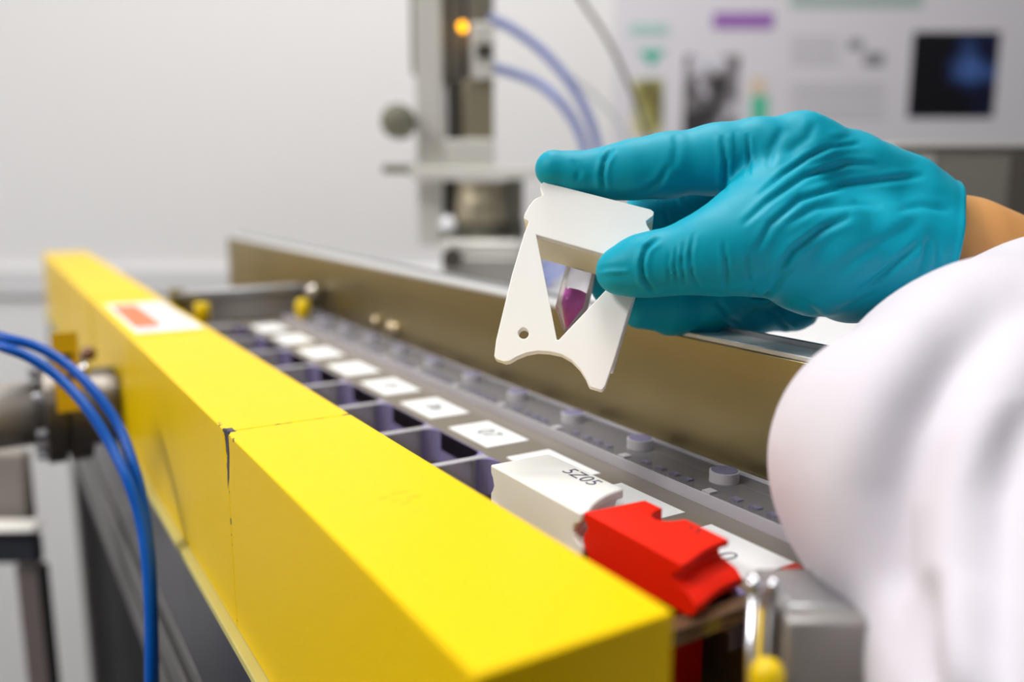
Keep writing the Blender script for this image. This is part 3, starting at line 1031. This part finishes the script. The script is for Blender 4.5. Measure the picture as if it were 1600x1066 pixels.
def cone(X, Y, Z, a, b, ra, rb):
    ab = b - a
    L2 = float(ab @ ab)
    px, py, pz = X - a[0], Y - a[1], Z - a[2]
    t = np.clip((px * ab[0] + py * ab[1] + pz * ab[2]) / L2, 0, 1)
    dx, dy, dz = px - t * ab[0], py - t * ab[1], pz - t * ab[2]
    return np.sqrt(dx * dx + dy * dy + dz * dz) - (ra + (rb - ra) * t)


def smin(a, b, k):
    h = np.clip(0.5 + 0.5 * (b - a) / k, 0, 1)
    return b + (a - b) * h - k * h * (1 - h)


def surface_nets(f, lo, h):
    """isosurface of f = 0 on a regular grid -> vertices, quads"""
    s = f < 0
    nx, ny, nz = f.shape
    c = [s[i:nx - 1 + i, j:ny - 1 + j, k:nz - 1 + k] for i in (0, 1) for j in (0, 1) for k in (0, 1)]
    cnt = sum(q.astype(np.int8) for q in c)
    act = (cnt > 0) & (cnt < 8)
    idx = -np.ones(act.shape, dtype=np.int64)
    ii, jj, kk = np.nonzero(act)
    idx[ii, jj, kk] = np.arange(len(ii))
    acc = np.zeros((len(ii), 3)); num = np.zeros(len(ii))
    corner = [(i, j, k) for i in (0, 1) for j in (0, 1) for k in (0, 1)]
    for a in range(8):
        for b in range(a + 1, 8):
            A, B = corner[a], corner[b]
            if sum(abs(A[q] - B[q]) for q in range(3)) != 1: continue
            fa = f[ii + A[0], jj + A[1], kk + A[2]]; fb = f[ii + B[0], jj + B[1], kk + B[2]]
            m = (fa < 0) != (fb < 0)
            t = np.where(m, fa / np.where(m, fa - fb, 1), 0)
            for q in range(3):
                acc[:, q] += np.where(m, A[q] + t * (B[q] - A[q]), 0)
            num += m
    V = (np.stack([ii, jj, kk], 1) + acc / num[:, None]) * h + lo
    Q = []
    for ax in range(3):
        o = [slice(None)] * 3; p = [slice(None)] * 3
        o[ax] = slice(0, -1); p[ax] = slice(1, None)
        d = s[tuple(o)] != s[tuple(p)]
        i, j, k = np.nonzero(d)
        u, v = (ax + 1) % 3, (ax + 2) % 3
        I = np.stack([i, j, k], 1)
        ok = (I[:, u] > 0) & (I[:, v] > 0) & (I[:, u] < f.shape[u] - 1) & (I[:, v] < f.shape[v] - 1)
        I = I[ok]
        def g(du, dv):
            J = I.copy(); J[:, u] -= du; J[:, v] -= dv
            return idx[J[:, 0], J[:, 1], J[:, 2]]
        q = np.stack([g(1, 1), g(0, 1), g(0, 0), g(1, 0)], 1)
        inside = s[I[:, 0], I[:, 1], I[:, 2]]
        q[~inside] = q[~inside][:, ::-1]
        Q.append(q)
    return V, np.concatenate(Q)


def grid(lo, hi, h):
    ax = [np.arange(lo[i], hi[i] + h, h, dtype=np.float32) for i in range(3)]
    return np.meshgrid(*ax, indexing='ij')


def seg_dist(PX, PY, pts):
    """distance in the picture frame from points to a polyline, and the run along it"""
    best = np.full(PX.shape, 1e9); run = np.zeros(PX.shape)
    Ls = [math.hypot(b[0] - a[0], b[1] - a[1]) for a, b in zip(pts, pts[1:])]
    tot, acc = sum(Ls), 0.0
    for (x0, y0), (x1, y1) in zip(pts, pts[1:]):
        dx, dy = x1 - x0, y1 - y0
        t = np.clip(((PX - x0) * dx + (PY - y0) * dy) / (dx * dx + dy * dy), 0, 1)
        dd = np.hypot(PX - x0 - t * dx, PY - y0 - t * dy)
        m = dd < best
        run = np.where(m, (acc + t * math.hypot(dx, dy)) / tot, run)
        best = np.where(m, dd, best)
        acc += math.hypot(dx, dy)
    return best, run


def skin_mesh(name, V, Q, m, parent, folds=(), depth_gate=None, smooth=2):
    V = V.astype(np.float64)
    # light laplacian smoothing
    E_ = np.concatenate([Q[:, [0, 1]], Q[:, [1, 2]], Q[:, [2, 3]], Q[:, [3, 0]]])
    for _ in range(smooth):
        S_ = np.zeros_like(V); n_ = np.zeros(len(V))
        for a, b in ((0, 1), (1, 0)):
            for q in range(3):
                S_[:, q] += np.bincount(E_[:, a], V[E_[:, b], q], len(V))
            n_ += np.bincount(E_[:, a], minlength=len(V))
        V = V * .4 + .6 * S_ / n_[:, None]
    if folds:
        fn = np.cross(V[Q[:, 2]] - V[Q[:, 0]], V[Q[:, 3]] - V[Q[:, 1]])
        N = np.zeros_like(V)
        for q in range(3):
            for k in range(4):
                N[:, q] += np.bincount(Q[:, k], fn[:, q], len(V))
        N /= np.linalg.norm(N, axis=1)[:, None] + 1e-9
        # make sure normals point outwards
        cen = V.mean(0)
        if ((V - cen) * N).sum() < 0: N = -N
        facing = np.clip(-N[:, 2] * 2.5 + .3, 0, 1)
        PX = 800 + F_PX * V[:, 0] / V[:, 2]; PY = 533 + F_PX * V[:, 1] / V[:, 2]
        disp = np.zeros(len(V))
        for pts, wpx, amp, z0, z1 in folds:
            dd, run = seg_dist(PX, PY, pts)
            tp = np.sqrt(np.clip(np.minimum(run, 1 - run) * 4, 0, 1)) * (run > 0) * (run < 1)
            gate = ((V[:, 2] > z0) & (V[:, 2] < z1)) * facing
            # a groove with a soft ridge beside it
            disp += gate * tp * 1.25 * amp * (np.exp(-(dd / wpx) ** 2) - .45 * np.exp(-((dd - 2.3 * wpx) / (1.3 * wpx)) ** 2))
        V = V + N * disp[:, None]
    W = np.array(CO)[None] + (V[:, :1] * np.array(RT) - V[:, 1:2] * np.array(UP) + V[:, 2:] * np.array(FW)) / 1000
    me = bpy.data.meshes.new(name)
    me.from_pydata(W.tolist(), [], Q.tolist())
    me.update()
    bm = bmesh.new(); bm.from_mesh(me)
    bmesh.ops.recalc_face_normals(bm, faces=bm.faces[:])
    bm.to_mesh(me); bm.free()
    for p in me.polygons: p.use_smooth = True
    me.materials.append(m)
    o = bpy.data.objects.new(name, me)
    COL.objects.link(o)
    o.parent = parent
    o.matrix_parent_inverse = parent.matrix_world.inverted()
    return o


person = empty('person', at(1480, 400, .365), 'person in a white coat and teal glove reaching in, holding the sample holder', 'person')

# joints: (px, py, depth m, radius mm)
INDEX = [(865, 264, .336, 7.2), (905, 272, .337, 7.9), (950, 271, .337, 9.5), (990, 265, .336, 10.8), (1040, 259, .335, 11.8), (1120, 249, .334, 12.9), (1185, 240, .334, 13.0), (1250, 232, .336, 12.8)]
MIDDLE = [(955, 448, .352, 8.2), (972, 400, .356, 9.2), (1020, 340, .362, 11.4), (1090, 318, .365, 13.2), (1180, 300, .364, 13.0), (1290, 262, .358, 13.0)]
RING = [(1000, 483, .354, 8.0), (1050, 485, .357, 9.0), (1110, 474, .362, 10.0), (1190, 445, .368, 11), (1320, 330, .372, 12.5)]
PINKY = [(1045, 498, .362, 7.0), (1100, 497, .366, 8.0), (1170, 490, .370, 9.0), (1240, 478, .374, 9.8), (1350, 400, .380, 12)]
THUMB = [(967, 424, .3090, 8.2), (1000, 416, .3085, 10.0), (1040, 410, .307, 10.6), (1090, 403, .305, 11.6), (1140, 395, .306, 13.2), (1200, 385, .311, 16.0), (1270, 398, .320, 21.0), (1340, 405, .331, 23.0), (1420, 405, .345, 24.0)]
META = [
    [(1250, 234, .337, 12.8), (1330, 285, .344, 17.0), (1400, 335, .352, 20.5), (1490, 395, .364, 22.5)],
    [(1290, 262, .356, 13.5), (1360, 310, .362, 18.5), (1490, 400, .370, 22.5)],
    [(1320, 330, .370, 13.0), (1400, 365, .374, 18.0), (1490, 410, .376, 20.0)],
    [(1350, 400, .380, 12.5), (1420, 415, .380, 17.0), (1490, 425, .380, 19.0)],
    [(1200, 385, .312, 14.0), (1230, 320, .326, 11.0), (1256, 246, .337, 11.5)],      # web between thumb and index
    [(1150, 380, .308, 11.5), (1200, 320, .320, 9.0), (1235, 262, .333, 9.0)],
    [(1110, 385, .307, 10.0), (1150, 342, .314, 7.5), (1190, 300, .326, 7.5)],
]


def chain(X, Y, Z, joints, k=4.0, base=None):
    f = base
    pts = [P3(*j[:3]) for j in joints]
    for (a, b, ja, jb) in zip(pts, pts[1:], joints, joints[1:]):
        d = cone(X, Y, Z, a, b, ja[3], jb[3])
        f = d if f is None else smin(f, d, k)
    return f


H = 0.9
X, Y, Z = grid((5, -95, 285), (205, 25, 412), H)
fi = chain(X, Y, Z, INDEX, 4)
fm = chain(X, Y, Z, MIDDLE, 4)
fr_ = chain(X, Y, Z, RING, 4)
fp = chain(X, Y, Z, PINKY, 4)
ft = chain(X, Y, Z, THUMB, 5)
pm = None
for c_ in META:
    d = chain(X, Y, Z, c_, 8)
    pm = d if pm is None else smin(pm, d, 12)
f = smin(pm, ft, 9)
f = smin(f, fi, 4)
f = smin(f, fm, 3)
f = smin(f, fr_, 3)
f = smin(f, fp, 2.5)
# wrist end: cut by a slanted plane, with a rolled rim
nrm = np.array([.955, .275, -.22]); nrm /= np.linalg.norm(nrm)
c0 = P3(1487, 350, .352)
pd = (X - c0[0]) * nrm[0] + (Y - c0[1]) * nrm[1] + (Z - c0[2]) * nrm[2]
f = f - .9 * np.exp(-((pd + 1.2) / 1.1) ** 2) + .0
# gentle loose-glove waviness
f = f + .35 * np.sin(X * .21 + Y * .33) * np.sin(Z * .19 + X * .11) * np.clip((X - 60) / 40, 0, 1)
f = np.maximum(f, pd)
V, Q = surface_nets(f, np.array([5, -95, 285]), H)
del f
A = (0, 330); ANY = (0, 500)
FOLDS = [
    # index finger
    ([(957, 233), (946, 250), (941, 272), (943, 300)], 3.2, -.9, *ANY),
    ([(950, 300), (975, 306), (1010, 298), (1030, 285), (1046, 258)], 4, -.55, *ANY),
    ([(1055, 210), (1058, 230), (1052, 262)], 5, -.35, *ANY),
    ([(1128, 212), (1134, 250), (1131, 300)], 3.5, -1.0, *ANY),
    ([(1168, 208), (1171, 245), (1170, 276)], 2.6, -.7, *ANY),
    ([(1148, 205), (1152, 240)], 3, -.35, *ANY),
    ([(893, 250), (905, 268), (900, 285)], 4, -.35, *ANY),
    # long oblique folds over the back of the hand
    ([(1185, 305), (1224, 273), (1265, 245), (1300, 230), (1345, 225)], 3.5, -.75, *ANY),
    ([(1160, 352), (1200, 315), (1258, 276), (1325, 256), (1370, 258)], 4, -.85, *ANY),
    ([(1182, 392), (1205, 350), (1250, 312), (1320, 290), (1385, 282), (1445, 275)], 4.5, -.9, *ANY),
    ([(1205, 452), (1215, 430), (1239, 393), (1288, 357), (1330, 338)], 5, -1.0, *ANY),
    ([(1130, 378), (1136, 415), (1134, 452)], 3, -.7, *A),
    ([(1170, 398), (1168, 425), (1173, 446)], 2.5, -.45, *A),
    ([(1175, 464), (1192, 466), (1203, 458)], 4, -1.8, *ANY),
    ([(1203, 458), (1225, 430), (1245, 412)], 3, -.6, *ANY),
    ([(1335, 462), (1375, 432), (1412, 402), (1438, 380)], 5, -.8, *ANY),
    ([(1300, 490), (1345, 470), (1372, 452)], 5, -.5, *ANY),
    ([(1432, 440), (1444, 405), (1450, 372)], 4, -.7, *ANY),
    ([(1462, 425), (1466, 385)], 3, -.45, *ANY),
    ([(1400, 330), (1440, 322), (1485, 330)], 5, -.45, *ANY),
    # thumb
    ([(1030, 372), (1010, 388), (1003, 412), (1006, 436), (1022, 458)], 3.2, -1.1, *A),
    ([(1047, 392), (1044, 415), (1048, 442)], 2.2, -.4, *A),
    ([(1058, 385), (1054, 412), (1058, 445)], 2.2, -.5, *A),
    ([(1070, 375), (1065, 410), (1070, 448)], 2.2, -.5, *A),
    ([(1085, 362), (1078, 400), (1082, 430), (1094, 452)], 2.6, -.6, *A),
    ([(935, 428), (955, 425), (985, 424)], 3, .45, *A),
    # lower fingers
    ([(1120, 470), (1135, 492), (1160, 512)], 3.5, -.9, 340, 500),
    ([(1205, 488), (1222, 505), (1240, 520)], 3, -.9, *ANY),
    ([(1030, 302), (1036, 325), (1046, 350)], 3, -.7, 340, 500),
    ([(1056, 300), (1068, 325)], 3, -.6, 340, 500),
    ([(1225, 200), (1205, 235), (1200, 262)], 6, -.45, *ANY),
    ([(1275, 190), (1262, 215), (1230, 240)], 6, -.40, *ANY),
    ([(1330, 215), (1300, 222), (1268, 240)], 5, -.40, *ANY),
    ([(1225, 352), (1275, 325), (1340, 318), (1380, 322)], 5, -.55, *ANY),
    ([(1290, 440), (1335, 405), (1390, 372), (1440, 345)], 8, -.40, *ANY),
    ([(1250, 470), (1275, 490), (1290, 512)], 5, -.6, *ANY),
    ([(1110, 455), (1140, 462), (1172, 462)], 4, -.6, *A),
]
m_glove = mat('teal_nitrile_glove', (0, 158, 184), rough=.50, bump=.10, bscale=90, spec=.22, var=.05, vscale=30)
glove = skin_mesh('glove', V, Q, m_glove, person, FOLDS, smooth=2)
glove['label'] = 'wrinkled teal rubber glove'

# bare forearm, running from inside the glove into the sleeve
ARM = [(1440, 378, .360, 19.0), (1490, 402, .366, 24.3), (1540, 428, .373, 25.6), (1600, 452, .380, 27.0), (1720, 505, .385, 31.0), (1900, 590, .39, 36.0)]
H2_ = 1.6
lo, hi = (150, -90, 320), (370, 80, 445)
X, Y, Z = grid(lo, hi, H2_)
f = chain(X, Y, Z, ARM, 8)
V, Q = surface_nets(f, np.array(lo), H2_)
m_skin = mat('skin', (210, 152, 90), rough=.5, sss=.15, bump=.04, bscale=400, var=.06, vscale=40)
arm = skin_mesh('body', V, Q, m_skin, person, (), smooth=3)
arm['label'] = 'bare forearm between glove and sleeve'

# coat sleeve
lo, hi = (60, -60, 130), (400, 230, 430)
H3 = 2.4
X, Y, Z = grid(lo, hi, H3)
SL = [
    [(1440, 722, .250, 40.0), (1565, 668, .275, 50.0), (1685, 645, .300, 60.0), (1850, 640, .33, 72.0), (2000, 680, .34, 78)],
    [(1450, 745, .246, 38.5), (1578, 880, .226, 38.0), (1648, 1010, .205, 36.5), (1660, 1160, .190, 35.0), (1680, 1500, .185, 35)],
    [(1600, 720, .27, 46), (1720, 900, .24, 44), (1800, 1200, .21, 42), (1850, 1500, .20, 42)],
    [(1800, 700, .30, 60), (1900, 900, .27, 55), (2000, 1200, .24, 50)],
]
f = None
for c_ in SL:
    d = chain(X, Y, Z, c_, 14)
    f = d if f is None else smin(f, d, 16)
PXg = 800 + F_PX * X / Z
PYg = 533 + F_PX * Y / Z
f = f + 1.2 * np.sin(PXg * .02 + PYg * .004) * np.clip((PYg - 600) / 300, 0, 1)
V, Q = surface_nets(f, np.array(lo), H3)
SF = [
    ([(1640, 455), (1560, 490), (1500, 560), (1440, 660), (1400, 780), (1390, 920), (1400, 1100)], 40, -4.4, 0, 500),
    ([(1600, 640), (1570, 780), (1560, 960), (1565, 1100)], 28, -2.6, 0, 500),
    ([(1460, 900), (1450, 1000), (1455, 1100)], 28, -2.6, 0, 500),
]
m_coat = mat('white_cotton_coat', (214, 209, 219), rough=.85, bump=.12, bscale=900, sheen=.2)
coat = skin_mesh('lab_coat', V, Q, m_coat, person, SF, smooth=3)
coat['label'] = 'white coat sleeve'
